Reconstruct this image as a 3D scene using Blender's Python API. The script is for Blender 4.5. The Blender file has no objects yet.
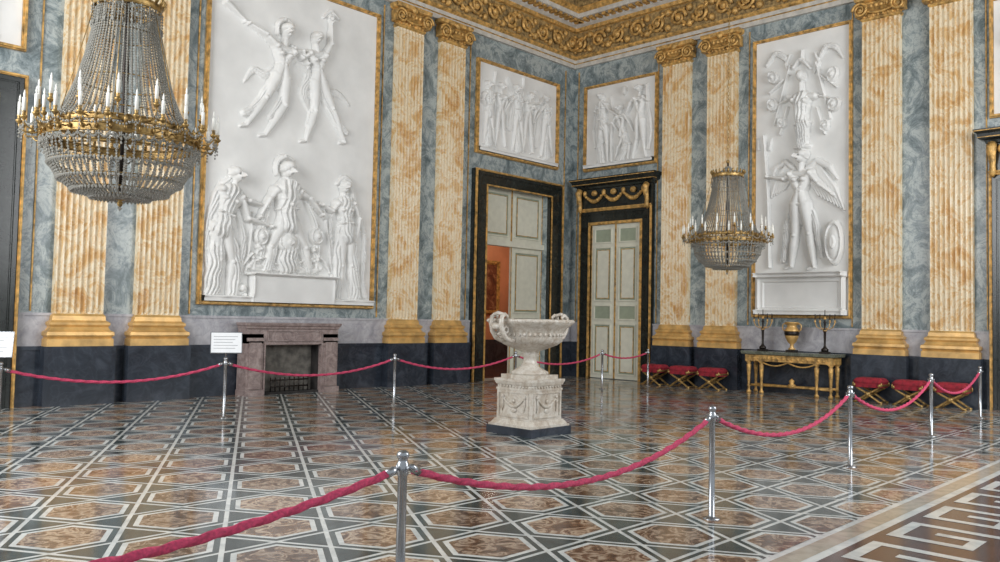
import bpy, bmesh, math, random
import numpy as np
from mathutils import Vector, Matrix
random.seed(4)
pi=math.pi
COL=bpy.context.scene.collection
bpy.context.scene.view_settings.view_transform='Standard'

# ------------------------------------------------------------ materials
def lin(c):
    o=[]
    for v in c:
        v=v/255.0
        o.append(v/12.92 if v<=.04045 else ((v+.055)/1.055)**2.4)
    return (o[0],o[1],o[2],1.0)
def newmat(name):
    m=bpy.data.materials.new(name);m.use_nodes=True
    nt=m.node_tree;b=nt.nodes['Principled BSDF']
    return m,nt,b
def N(nt,t,**k):
    n=nt.nodes.new(t)
    for a,v in k.items():
        if hasattr(n,a): setattr(n,a,v)
        else: n.inputs[a].default_value=v
    return n
def ramp(nt,stops):
    r=nt.nodes.new('ShaderNodeValToRGB');e=r.color_ramp.elements
    while len(e)>1: e.remove(e[-1])
    e[0].position=stops[0][0];e[0].color=lin(stops[0][1])
    for p,c in stops[1:]:
        x=e.new(p);x.color=lin(c)
    return r
def marble(name,stops,scale=1.0,stretch=(1,1,1),rough=.25,dist=1.5,detail=8,vein=None,vscale=1.3,vamt=.6,bump=0,spec=.5,rot=(0,0,0),nr=.65,vw=.035):
    m,nt,b=newmat(name);L=nt.links
    tc=N(nt,'ShaderNodeTexCoord');mp=N(nt,'ShaderNodeMapping');mp.inputs['Scale'].default_value=stretch
    mp.inputs['Rotation'].default_value=rot
    L.new(tc.outputs['Object'],mp.inputs[0])
    no=N(nt,'ShaderNodeTexNoise');no.inputs['Scale'].default_value=scale;no.inputs['Detail'].default_value=detail
    no.inputs['Roughness'].default_value=nr;no.inputs['Distortion'].default_value=dist
    L.new(mp.outputs[0],no.inputs['Vector'])
    r=ramp(nt,stops);L.new(no.outputs['Fac'],r.inputs[0]);out=r.outputs[0]
    if vein:
        n2=N(nt,'ShaderNodeTexNoise');n2.inputs['Scale'].default_value=scale*vscale;n2.inputs['Detail'].default_value=6
        n2.inputs['Distortion'].default_value=dist*.8;L.new(mp.outputs[0],n2.inputs['Vector'])
        s=N(nt,'ShaderNodeMath',operation='SUBTRACT');L.new(n2.outputs['Fac'],s.inputs[0]);s.inputs[1].default_value=.5
        a=N(nt,'ShaderNodeMath',operation='ABSOLUTE');L.new(s.outputs[0],a.inputs[0])
        mr=N(nt,'ShaderNodeMapRange');L.new(a.outputs[0],mr.inputs[0]);mr.inputs[1].default_value=0;mr.inputs[2].default_value=vw
        mr.inputs[3].default_value=vamt;mr.inputs[4].default_value=0
        mx=N(nt,'ShaderNodeMixRGB');L.new(mr.outputs[0],mx.inputs[0]);L.new(out,mx.inputs[1]);mx.inputs[2].default_value=lin(vein);out=mx.outputs[0]
    L.new(out,b.inputs['Base Color']);b.inputs['Roughness'].default_value=rough
    b.inputs['Specular IOR Level'].default_value=spec
    return m
def plain(name,c,rough=.5,metal=0,noise=.12,nscale=6,bump=0,bscale=20,spec=.5):
    m,nt,b=newmat(name);L=nt.links
    tc=N(nt,'ShaderNodeTexCoord');no=N(nt,'ShaderNodeTexNoise');no.inputs['Scale'].default_value=nscale;no.inputs['Detail'].default_value=5
    L.new(tc.outputs['Object'],no.inputs['Vector'])
    c1=tuple(v*(1-noise) for v in c);c2=tuple(min(255,v*(1+noise)) for v in c)
    r=ramp(nt,[(.3,c1),(.7,c2)]);L.new(no.outputs['Fac'],r.inputs[0]);L.new(r.outputs[0],b.inputs['Base Color'])
    b.inputs['Roughness'].default_value=rough;b.inputs['Metallic'].default_value=metal
    b.inputs['Specular IOR Level'].default_value=spec
    if bump:
        n2=N(nt,'ShaderNodeTexNoise');n2.inputs['Scale'].default_value=bscale;n2.inputs['Detail'].default_value=4;L.new(tc.outputs['Object'],n2.inputs['Vector'])
        bp=N(nt,'ShaderNodeBump');bp.inputs['Strength'].default_value=bump;bp.inputs['Distance'].default_value=.03
        L.new(n2.outputs['Fac'],bp.inputs['Height']);L.new(bp.outputs[0],b.inputs['Normal'])
    return m
M={}
M['wall']=marble('green_grey_marble',[(.30,(66,79,82)),(.41,(100,113,116)),(.49,(134,145,147)),(.56,(176,183,181)),(.63,(128,140,142)),(.78,(90,104,108))],scale=2.3,dist=.8,rough=.28,vein=(70,84,88),vamt=.4,detail=13,nr=.78,stretch=(1,1,.8),vw=.025)
M['lilac']=marble('lilac_marble',[(.3,(146,144,150)),(.55,(178,176,180)),(.7,(196,194,196))],scale=2,dist=1.5,rough=.25,vein=(120,120,130),vamt=.3)
M['plinth']=marble('dark_blue_marble',[(.3,(32,36,44)),(.5,(46,52,61)),(.7,(66,72,82))],scale=2.2,dist=1.2,rough=.15,vein=(90,95,105),vamt=.15)
M['black']=marble('black_marble',[(.3,(22,24,22)),(.6,(40,43,40)),(.75,(62,64,58))],scale=3,dist=1.5,rough=.2)
M['alab']=marble('golden_alabaster',[(.26,(194,146,88)),(.38,(208,164,106)),(.46,(220,188,138)),(.54,(234,222,196)),(.61,(218,184,132)),(.78,(198,154,98))],scale=1.9,dist=1.3,rough=.25,stretch=(1,1,.9),detail=10,vein=(236,226,204),vamt=.4,vscale=1.6,vw=.03,nr=.7)
M['gold']=plain('gilded_stucco',(182,144,84),rough=.42,metal=.28,noise=.3,nscale=9,bump=.5,bscale=30)
M['goldbg']=plain('old_gilding_ground',(146,122,80),rough=.6,metal=.1,noise=.35,nscale=12,bump=.8,bscale=18)
M['goldbase']=plain('gilt_bronze',(200,160,98),rough=.34,metal=.25,noise=.15,nscale=4)
M['agedgilt']=plain('aged_gilt_bronze',(150,122,74),rough=.35,metal=.6,noise=.3,nscale=20)
M['white']=plain('white_stucco',(222,221,219),rough=.6,noise=.03,nscale=2)
M['plaster']=plain('relief_plaster',(224,223,220),rough=.6,noise=.035,nscale=1.5)
M['cornwhite']=plain('cornice_stucco',(194,190,182),rough=.6,noise=.08)
M['ceil']=plain('ceiling_paint',(134,142,146),rough=.8,noise=.15,nscale=2)
M['pink']=marble('grey_pink_marble',[(.3,(108,92,90)),(.5,(140,123,119)),(.7,(168,152,147))],scale=4,dist=1.5,rough=.3,vein=(190,178,172),vamt=.25)
M['soot']=plain('soot_stone',(40,37,36),rough=.9,noise=.3)
M['ash']=plain('iron_fireback',(92,88,82),rough=.8,noise=.3)
M['basin']=marble('rose_white_marble',[(.3,(166,150,134)),(.45,(194,184,170)),(.58,(214,208,198)),(.75,(182,164,144))],scale=4.5,dist=1.4,rough=.22,vein=(152,128,108),vamt=.35)
M['doorg']=plain('door_green_panel',(150,158,138),rough=.5,noise=.04)
M['doorc']=plain('door_cream_paint',(212,210,194),rough=.45,noise=.03)
M['steel']=plain('brushed_steel',(170,172,176),rough=.24,metal=.9,noise=.05)
M['rope']=plain('crimson_rope',(194,66,100),rough=.8,noise=.14,nscale=60)
M['redv']=plain('red_velvet',(138,30,44),rough=.85,noise=.2,nscale=14)
M['sign']=plain('sign_card',(226,227,228),rough=.5,noise=.02)
M['signink']=plain('sign_ink',(120,120,125),rough=.6,noise=.02)
M['orange']=plain('terracotta_wall_paint',(206,144,108),rough=.8,noise=.08,nscale=1)
M['canvas']=marble('painting_canvas',[(.3,(60,34,26)),(.5,(120,70,50)),(.65,(170,130,96)),(.8,(70,66,80))],scale=2.5,dist=2,rough=.5)
M['bronze']=plain('dark_bronze',(44,38,34),rough=.35,metal=.6,noise=.2)
M['candle']=plain('candle_wax',(240,238,230),rough=.5,noise=.02)
M['tabletop']=marble('table_marble',[(.3,(70,74,66)),(.6,(120,124,110))],scale=5,rough=.15)
m,nt,b=newmat('lead_crystal')
b.inputs['Base Color'].default_value=lin((172,170,162));b.inputs['Roughness'].default_value=.1
b.inputs['Transmission Weight'].default_value=.4;b.inputs['IOR'].default_value=1.5;b.inputs['Specular IOR Level'].default_value=.8
M['crystal']=m
FR=.12
def tilemat(name,stopsA,stopsB,scale,rough=FR):
    m,nt,b=newmat(name);L=nt.links
    tc=N(nt,'ShaderNodeTexCoord');no=N(nt,'ShaderNodeTexNoise');no.inputs['Scale'].default_value=scale;no.inputs['Detail'].default_value=8;no.inputs['Distortion'].default_value=1.6
    at=N(nt,'ShaderNodeAttribute',attribute_name='rnd')
    va=N(nt,'ShaderNodeVectorMath',operation='ADD');cm=N(nt,'ShaderNodeCombineXYZ')
    mu=N(nt,'ShaderNodeMath',operation='MULTIPLY');L.new(at.outputs['Fac'],mu.inputs[0]);mu.inputs[1].default_value=40
    L.new(mu.outputs[0],cm.inputs[2]);L.new(tc.outputs['Object'],va.inputs[0]);L.new(cm.outputs[0],va.inputs[1]);L.new(va.outputs[0],no.inputs['Vector'])
    r1=ramp(nt,stopsA);r2=ramp(nt,stopsB);L.new(no.outputs['Fac'],r1.inputs[0]);L.new(no.outputs['Fac'],r2.inputs[0])
    mx=N(nt,'ShaderNodeMixRGB');L.new(at.outputs['Fac'],mx.inputs[0]);L.new(r1.outputs[0],mx.inputs[1]);L.new(r2.outputs[0],mx.inputs[2])
    L.new(mx.outputs[0],b.inputs['Base Color']);b.inputs['Roughness'].default_value=rough;b.inputs['Specular IOR Level'].default_value=.5
    return m
M['tbrown']=tilemat('brown_breccia',[(.3,(62,44,38)),(.46,(98,74,62)),(.55,(166,146,128)),(.62,(108,82,68)),(.74,(76,54,46))],[(.3,(86,60,48)),(.45,(134,102,80)),(.55,(198,176,152)),(.64,(126,92,72)),(.78,(94,66,54))],6)
M['tgreen']=tilemat('dark_green_stone',[(.3,(38,46,48)),(.6,(60,70,71))],[(.3,(58,69,70)),(.6,(90,101,101))],4)
M['twhite']=marble('white_floor_marble',[(.3,(180,183,182)),(.6,(218,219,215))],scale=3,rough=FR,spec=.5)
M['tred']=marble('red_brown_floor_marble',[(.3,(58,34,32)),(.6,(88,54,49))],scale=5,rough=FR,spec=.5)
M['tbeige']=marble('beige_floor_marble',[(.3,(146,134,118)),(.6,(180,168,150))],scale=4,rough=FR,spec=.5)

# ------------------------------------------------------------ mesh builder
class MB:
    def __init__(s,mats,T=None):
        s.v=[];s.f=[];s.m=[];s.sm=[];s.mats=mats;s.T=T
    def add(s,vs,fs,mat=0,smooth=False):
        if isinstance(mat,str): mat=s.mats.index(mat)
        o=len(s.v)
        if s.T: vs=[s.T(*p) for p in vs]
        s.v+= [tuple(p) for p in vs]
        for f in fs: s.f.append([i+o for i in f]);s.m.append(mat);s.sm.append(smooth)
    def box(s,a,b,mat=0):
        x0,y0,z0=a;x1,y1,z1=b
        s.add([(x0,y0,z0),(x1,y0,z0),(x1,y1,z0),(x0,y1,z0),(x0,y0,z1),(x1,y0,z1),(x1,y1,z1),(x0,y1,z1)],
              [(0,3,2,1),(4,5,6,7),(0,1,5,4),(1,2,6,5),(2,3,7,6),(3,0,4,7)],mat)
    def lathe(s,prof,n=24,c=(0,0,0),mat=0,smooth=True,gad=0,gn=0,gz=(0,0)):
        vs=[];fs=[]
        for r,z in prof:
            for i in range(n):
                a=2*pi*i/n;rr=r
                if gad and gz[0]<=z<=gz[1]: rr=r*(1+gad*abs(math.sin(a*gn/2)))
                vs.append((c[0]+rr*math.cos(a),c[1]+rr*math.sin(a),c[2]+z))
        for k in range(len(prof)-1):
            for i in range(n):
                j=(i+1)%n;fs.append((k*n+i,k*n+j,(k+1)*n+j,(k+1)*n+i))
        fs.append(tuple(range(n))[::-1]);fs.append(tuple(range((len(prof)-1)*n,len(prof)*n)))
        s.add(vs,fs,mat,smooth)
    def tube(s,pts,r,n=8,mat=0,closed=False,smooth=True,lobes=0,twist=0,lob=.25):
        P=[Vector(p) for p in pts];K=len(P);vs=[];fs=[];up=None
        for i,p in enumerate(P):
            if closed: t=(P[(i+1)%K]-P[i-1])
            else: t=(P[min(i+1,K-1)]-P[max(i-1,0)])
            t.normalize()
            if up is None:
                up=Vector((0,0,1)) if abs(t.z)<.9 else Vector((1,0,0))
            a=t.cross(up)
            if a.length<1e-4: a=t.orthogonal()
            a.normalize();b_=a.cross(t);up=b_
            rr=r[i] if isinstance(r,(list,tuple)) else r
            for j in range(n):
                th=2*pi*j/n
                q=rr*(1+lob*math.cos(lobes*(th)-twist*i)) if lobes else rr
                vs.append(p+a*math.cos(th)*q+b_*math.sin(th)*q)
        R=K if closed else K-1
        for i in range(R):
            for j in range(n):
                k=(j+1)%n;i2=(i+1)%K;fs.append((i*n+j,i*n+k,i2*n+k,i2*n+j))
        if not closed: fs.append(tuple(range(n))[::-1]);fs.append(tuple(range((K-1)*n,K*n)))
        s.add(vs,fs,mat,smooth)
    def ell(s,c,r,mat=0,n=12,m=8):
        if not isinstance(r,(list,tuple)): r=(r,r,r)
        vs=[(c[0],c[1],c[2]-r[2])];fs=[]
        for k in range(1,m):
            ph=-pi/2+pi*k/m
            for i in range(n):
                a=2*pi*i/n;vs.append((c[0]+r[0]*math.cos(ph)*math.cos(a),c[1]+r[1]*math.cos(ph)*math.sin(a),c[2]+r[2]*math.sin(ph)))
        vs.append((c[0],c[1],c[2]+r[2]));t=len(vs)-1
        for i in range(n):
            j=(i+1)%n;fs.append((0,1+j,1+i));fs.append((t,1+(m-2)*n+i,1+(m-2)*n+j))
            for k in range(m-2): fs.append((1+k*n+i,1+k*n+j,1+(k+1)*n+j,1+(k+1)*n+i))
        s.add(vs,fs,mat,True)
    def bead(s,c,r,mat=0,e=1.3):
        x,y,z=c
        s.add([(x+r,y,z),(x,y+r,z),(x-r,y,z),(x,y-r,z),(x,y,z+r*e),(x,y,z-r*e)],[(0,1,4),(1,2,4),(2,3,4),(3,0,4),(1,0,5),(2,1,5),(3,2,5),(0,3,5)],mat)
    def rloft(s,c,hw,d,prof,mat=0,back=0.001):
        # rectangular moulding attached to a wall (local s, out, z)
        vs=[];fs=[];K=len(prof)
        for o,z in prof:
            vs+=[(c-hw-o,back,z),(c-hw-o,d+o,z),(c+hw+o,d+o,z),(c+hw+o,back,z)]
        for k in range(K-1):
            for i in range(4):
                j=(i+1)%4;fs.append((4*k+i,4*k+j,4*k+4+j,4*k+4+i))
        fs.append((3,2,1,0));fs.append((4*K-4,4*K-3,4*K-2,4*K-1))
        s.add(vs,fs,mat)
    def frame(s,s0,s1,z0,z1,w,o0,o1,mat=0,bottom=True):
        # picture frame moulding, stepped
        for (ww,a,b) in ((w,o0,o1*.6+o0*.4),(w*.5,o0,o1)):
            k=(w-ww)/2
            S0,S1,Z0,Z1=s0+k,s1-k,z0+k,z1-k
            s.box((S0,a,Z0),(S0+ww,b,Z1),mat);s.box((S1-ww,a,Z0),(S1,b,Z1),mat)
            s.box((S0+ww,a,Z1-ww),(S1-ww,b,Z1),mat)
            if bottom: s.box((S0+ww,a,Z0),(S1-ww,b,Z0+ww),mat)
    def obj(s,name,loc=(0,0,0),parent=None,rz=0,fix=True,attr=None):
        me=bpy.data.meshes.new(name);me.from_pydata(s.v,[],s.f)
        for k in s.mats: me.materials.append(M[k])
        me.polygons.foreach_set('material_index',s.m);me.polygons.foreach_set('use_smooth',s.sm)
        if fix:
            bm=bmesh.new();bm.from_mesh(me);bmesh.ops.recalc_face_normals(bm,faces=bm.faces);bm.to_mesh(me);bm.free()
        if attr is not None:
            a=me.attributes.new('rnd','FLOAT','FACE');a.data.foreach_set('value',attr)
        me.update()
        o=bpy.data.objects.new(name,me);COL.objects.link(o);o.location=loc;o.rotation_euler=(0,0,rz)
        if parent: o.parent=parent
        return o
TA=lambda s,o,z:(s,-o,z)        # back wall  (plane y=0)
TB=lambda s,o,z:(-o,-s,z)       # right wall (plane x=0), s=-y
def link(name,me,loc,rz=0):
    o=bpy.data.objects.new(name,me);COL.objects.link(o);o.location=loc;o.rotation_euler=(0,0,rz);return o

# ------------------------------------------------------------ room shell
XL=-23.0;YF=-19.0;ZC=12.2
w=MB(['wall'])
w.box((XL,0,0),(-3.95,.6,ZC));w.box((-1.21,0,0),(.6,.6,ZC));w.box((-3.95,0,5.49),(-1.21,.6,ZC))
w.obj('wall_back')
w=MB(['wall']);w.box((0,YF,0),(.6,0,ZC));w.obj('wall_right')
# floor base (white marble joints) + inlays
f=MB(['twhite']);f.box((XL-1,YF-1,-.2),(.6,.6,0));f.obj('floor')
p=.90;rowh=p*math.sqrt(3)/2;R=p/2
g=MB(['tbrown','tgreen','twhite']);rn=[]
YE=-13.5
def clip(poly):
    for (axis,lim,sg) in ((1,YE,1),(1,-.12,-1),(0,-.12,-1)):
        src=poly;out=[]
        for i in range(len(src)):
            a=src[i];b_=src[(i+1)%len(src)];da=(a[axis]-lim)*sg;db=(b_[axis]-lim)*sg
            if da>=0: out.append(a)
            if da*db<0:
                t=da/(da-db);out.append((a[0]+t*(b_[0]-a[0]),a[1]+t*(b_[1]-a[1])))
        poly=out
        if len(poly)<3: return None
    return poly
def tile(poly,mat,r,z=.001):
    poly=clip(poly)
    if poly: g.add([(x,y,z) for x,y in poly],[tuple(range(len(poly)))],mat);rn.append(r)
nr=int(-YE/rowh)+2;nc=int(-XL/p)+3
def hexa(cx,cy,rr,a0=0): return [(cx+rr*math.cos(k*pi/3+a0),cy+rr*math.sin(k*pi/3+a0)) for k in range(6)]
for j in range(nr+1):
    cy=-j*rowh-.2
    for i in range(nc):
        cx=-i*p-(p/2 if j%2 else 0)
        r=random.random()
        tile(hexa(cx,cy,R-.022),'tgreen',random.random()*.7,.001)
        tile(hexa(cx,cy,R-.075),'twhite',0,.0018)
        tile(hexa(cx,cy,R-.125),'tbrown',r,.0026)
        for sg in (1,-1):
            tx,ty=cx+p/2,cy+sg*(R/math.sqrt(3)/1.0)
            rr=(R/math.sqrt(3))-.04
            rot=pi/2 if sg>0 else -pi/2
            tile([(tx+rr*math.cos(rot+k*2*pi/3+pi),ty+rr*math.sin(rot+k*2*pi/3+pi)) for k in range(3)],'tgreen',random.random()*.4)
g.obj('floor_hexagon_inlay',fix=False,attr=rn)
g=MB(['tred','twhite','tbeige','tgreen'])
def strip(y0,y1,mat,z=.0012): g.add([(XL,y0,z),(-.02,y0,z),(-.02,y1,z),(XL,y1,z)],[(0,1,2,3)],mat)
strip(-13.56,-13.72,'tbeige');strip(-13.80,-14.92,'tred');strip(-15.0,-15.14,'tbeige');strip(-15.3,YF,'tgreen')
u=.19;t=.10;zk=.002
def stroke(a,b_):
    global zk
    zk+=.00002
    x0,x1=sorted((a[0],b_[0]));y0,y1=sorted((a[1],b_[1]));h=t/2
    g.add([(x0-h,y0-h,zk),(x1+h,y0-h,zk),(x1+h,y1+h,zk),(x0-h,y1+h,zk)],[(0,1,2,3)],'twhite')
for i in range(40):
    bx=XL+.3+i*5*u
    if bx+5*u>-.1: break
    y0=-14.80
    pts=[(4,0),(4,4.6),(1,4.6),(1,1.7),(2.6,1.7),(2.6,3.1)]
    pts=[(bx+a*u,y0+b_*u) for a,b_ in pts]
    stroke((bx,y0),(bx+5*u,y0))
    for a,b_ in zip(pts,pts[1:]): stroke(a,b_)
g.obj('floor_border_meander',fix=False)

# plinths / dado
for nm,T,a,b_,gap in (('baseboard_back',TA,XL,0,[(-15.6,-19.4),(-4.44,-.66)]),('baseboard_right',TB,0,-YF,[(.43,3.05),(11.6,14.3)])):
    q=MB(['plinth','lilac','black'],T)
    segs=[];cur=a
    for lo,hi in sorted([tuple(sorted(x)) for x in gap]):
        segs.append((cur,lo));cur=hi
    segs.append((cur,b_))
    for s0,s1 in segs:
        q.box((s0,0,0),(s1,.10,1.0),'plinth');q.box((s0,0,1.0),(s1,.13,1.07),'plinth')
        q.box((s0,0,1.07),(s1,.05,1.62),'lilac');q.box((s0,0,1.62),(s1,.07,1.67),'lilac')
    q.obj(nm)
# slim gilt fillets that frame the marble wall fields beside the pilasters
q=MB(['gold'],TA)
for s in (-15.38,-12.42,-7.62,-4.6,-.45): q.box((s-.012,.001,1.7),(s+.012,.03,9.5),'gold')
q.obj('trim_fillet_back')
q=MB(['gold'],TB)
for s in (.2,3.13,5.96,8.66,11.55): q.box((s-.012,.001,1.7),(s+.012,.03,9.5),'gold')
q.obj('trim_fillet_right')

# ------------------------------------------------------------ pilasters
def pilaster(T,c,name):
    q=MB(['alab','goldbase','gold','plinth'],T)
    q.box((c-.62,.001,0),(c+.62,.34,1.07),'plinth')
    q.rloft(c,.43,.17,[(.15,1.07),(.15,1.2),(.12,1.22),(.16,1.27),(.155,1.33),(.10,1.36),(.07,1.42),(.10,1.46),(.10,1.5),(.04,1.54),(.03,1.62),(0,1.66)],'goldbase')
    prof=[(-.43,.001),(-.43,.17)];nf=8;fw=.078;gap_=(.86-nf*fw)/(nf+1);x=-.43
    for i in range(nf):
        x+=gap_
        for k in range(7):
            a=pi*k/6;prof.append((x+fw/2-fw/2*math.cos(a),.17-.055*math.sin(a)))
        x+=fw
    prof+=[(.43,.17),(.43,.001)]
    n=len(prof);zs=[1.66,1.72,8.98,9.04]
    vs=[];
    for z in zs: vs+=[(c+a,(b_ if 1.7<z<9 else (b_ if b_<.01 else .17)),z) for a,b_ in prof]
    fs=[(k*n+i,k*n+i+1,(k+1)*n+i+1,(k+1)*n+i) for k in range(3) for i in range(n-1)]
    q.add(vs,fs,'alab')
    q.rloft(c,.43,.17,[(.0,9.02),(.03,9.05),(.03,9.09),(.0,9.11),(.0,9.2),(.06,9.27),(.10,9.31),(.10,9.43),(.05,9.46),(.13,9.5),(.15,9.56),(.15,9.6)],'gold')
    for sg in (-1,1):
        pts=[];rr=[]
        for k in range(40):
            a=k/39*2.3*2*pi;r=.17*(1-k/39)+.012
            pts.append((c+sg*(.43+.0+r*math.cos(a)),.32,9.27+r*math.sin(a)));rr.append(.035*(1-.5*k/39))
        q.tube(pts,rr,6,'gold')
        q.ell((c+sg*.43,.30,9.27),(.06,.05,.06),'gold')
        q.box((c+sg*.43-.13,.05,9.14),(c+sg*.43+.13,.28,9.42),'gold')
    for k in range(6):
        q.ell((c-.3+.12*k,.28,9.34),(.045,.05,.06),'gold',8,6)
    q.tube([(c-.36+.72*i/12,.25,9.26-.09*math.sin(pi*i/12)) for i in range(13)],.03,6,'gold')
    q.ell((c,.3,9.5),(.10,.06,.09),'gold',10,6)
    for k in range(8):
        q.ell((c-.385+.11*k,.17,9.15),(.03,.04,.05),'gold',8,6)
    q.obj(name)
for c in (-14.6,-13.13,-6.86,-5.36): pilaster(TA,c,'fluted_pilaster')
for c in (3.80,5.22,9.37,10.87): pilaster(TB,c,'fluted_pilaster')

# ------------------------------------------------------------ entablature & ceiling
def sweep(name,prof,mats,mi=None,ext=True):
    q=MB(mats);n=len(prof)
    vs=[(XL,-o,z) for o,z in prof]+[(-o,-o,z) for o,z in prof]+[(-o,YF,z) for o,z in prof]
    for k in range(2):
        for i in range(n-1):
            q.add([vs[k*n+i],vs[k*n+i+1],vs[(k+1)*n+i+1],vs[(k+1)*n+i]],[(0,1,2,3)],mats[mi[i]] if mi else 0)
    return q
q=sweep('',[(0,9.62),(.10,9.62),(.10,9.74),(.14,9.76),(.14,9.86),(.2,9.9),(.2,9.96),(.1,9.98)],['cornwhite','gold'],[0,0,1,0,1,1,1]);q.obj('trim_architrave',fix=False)
q=sweep('',[(.1,9.98),(.12,10.72)],['goldbg','gold'])
def scroll(q,P,o,c,z,r,sg,rad=.035):
    pts=[];rr=[]
    for k in range(26):
        a=k/25*3.4*pi;rk=r*(1-k/25*.85)
        pts.append(P(c+rk*math.cos(a)*sg,o,z+rk*math.sin(a)*(1 if sg>0 else -1)));rr.append(rad*(1-.4*k/25))
    q.tube(pts,rr,5,'gold')
rng=[(TA,-XL,-1),(TB,-YF,1)]
for T,Lh,sg in rng:
    k=0
    s=.35
    while s<Lh-.3:
        ss=s*sg
        scroll(q,T,.17,ss,10.35,.25,1 if k%2 else -1,.06)
        pts=[T(ss-.35+.07*i,.16,10.35+.24*math.cos(i*pi/10*(1))*(1 if k%2 else -1)) for i in range(11)]
        q.tube(pts,.05,5,'gold')
        c=T(ss,.17,10.35);q.ell(c,.10,'gold',8,6)
        for dz,e in ((.22,.11),(-.22,.11)):
            c=T(ss+.35,.15,10.35+dz);q.ell(c,(.10,.10,e),'gold',8,6)
            c=T(ss+.17,.15,10.35+dz*1.1);q.ell(c,(.06,.06,.05),'gold',8,6)
        s+=.7;k+=1
o=q.obj('trim_scroll_frieze',fix=False)
q=sweep('',[(.12,10.72),(.2,10.74),(.22,10.84),(.34,10.9),(.34,10.96),(.62,10.98),(.64,11.1),(.72,11.2),(.72,11.26),(.5,11.27)],['cornwhite','gold'],[1,1,0,0,0,0,1,1,1])
for T,Lh,sg in rng:
    s=.5
    while s<Lh:
        a=s*sg
        q2=[T(a,.34,10.90),T(a+.11,.34,10.9),T(a+.11,.58,10.9),T(a,.58,10.9),T(a,.34,10.975),T(a+.11,.34,10.975),T(a+.11,.58,10.975),T(a,.58,10.975)]
        q.add(q2,[(0,3,2,1),(4,5,6,7),(0,1,5,4),(1,2,6,5),(2,3,7,6),(3,0,4,7)],'gold')
        s+=.24
q.obj('trim_cornice',fix=False)
cov=[(.5,11.27),(.55,11.5),(.7,11.72),(.95,11.9),(1.3,12.0),(1.35,12.06),(1.6,12.08),(1.6,12.2)]
q=sweep('',cov,['goldbg','ceil','gold'],[0,0,0,0,1,2,2])
for T,Lh,sg in rng:
    s=1.3;k=0
    while s<Lh:
        a=s*sg
        scroll(q,T,.72,a,11.62,.2,1 if k%2 else -1,.06)
        q.tube([T(a-.35,.66,11.5),T(a-.2,.7,11.62),T(a,.8,11.7),T(a+.2,.8,11.75),T(a+.36,.66,11.5)],.06,5,'gold')
        q.ell(T(a+.36,.8,11.72),.12,'gold',8,6)
        s+=.72;k+=1
q.obj('trim_cove',fix=False)
q=MB(['ceil','gold','cornwhite']);q.box((XL,YF,ZC),(.6,.6,ZC+.3),'ceil')
for i in range(9):
    x=-1.8-i*2.5;q.box((x-.12,YF,12.08),(x+.12,-1.6,12.2),'gold')
for i in range(7):
    y=-1.8-i*2.5;q.box((XL,y-.12,12.07),(-1.6,y+.12,12.2),'gold')
q.obj('ceiling')

# ------------------------------------------------------------ doors
def leaf(q,s0,s1,z0,z1,o,rows,gl='gold'):
    q.box((s0,o,z0),(s1,o+.06,z1),'doorc')
    W=s1-s0;mg=.13
    tot=sum(rows);z=z0+.12;H=(z1-z0-.12-.12*len(rows))
    for r in rows:
        h=H*r/tot
        q.box((s0+mg,o+.055,z),(s1-mg,o+.066,z+h),'doorg')
        q.frame(s0+mg-.01,s1-mg+.01,z-.01,z+h+.01,.045,o+.05,o+.10,'doorc')
        if h>.55:
            q.frame(s0+mg+.08,s1-mg-.08,z+.08,z+h-.08,.02,o+.05,o+.085,'gold')
            q.box((s0+mg+.10,o+.06,z+.10),(s1-mg-.10,o+.074,z+h-.10),'doorc')
        z+=h+.12
    q.box((s0,o+.06,z0),(s0+.02,o+.075,z1),'gold');q.box((s1-.02,o+.06,z0),(s1,o+.075,z1),'gold')
def doorframe(q,s0,s1,i0,i1,zt,zi,gw=.045):
    q.box((s0,0.001,0),(i0,.16,zt),'black');q.box((i1,0.001,0),(s1,.16,zt),'black');q.box((i0,0.001,zi),(i1,.16,zt),'black')
    q.frame(s0,s1,-.1,zt,.055,.14,.22,'gold',False)
    q.frame(s0+.07,s1-.07,-.1,zt-.07,.10,.14,.20,'black',False)
    q.frame(i0-gw,i1+gw,-.1,zi+gw,gw,.12,.19,'gold',False)
# open door, back wall
q=MB(['black','gold','doorc','doorg'],TA)
doorframe(q,-4.44,-.66,-3.95,-1.21,5.86,5.42)
q.box((-3.95,-.3,3.82),(-1.21,-.1,3.98),'doorc')
leaf(q,-3.95,-2.585,3.98,5.49,-.26,[1]);leaf(q,-2.575,-1.21,3.98,5.49,-.26,[1])
leaf(q,-2.575,-1.21,.02,3.82,-.26,[1,.35,1.6])
q.obj('door_1')
q=MB(['doorc','doorg','gold']);leaf(q,0,1.36,.02,3.82,0,[1,.35,1.6]);q.obj('door_leaf_open',loc=(-3.93,.62,0),rz=pi/2+.05)
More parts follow.
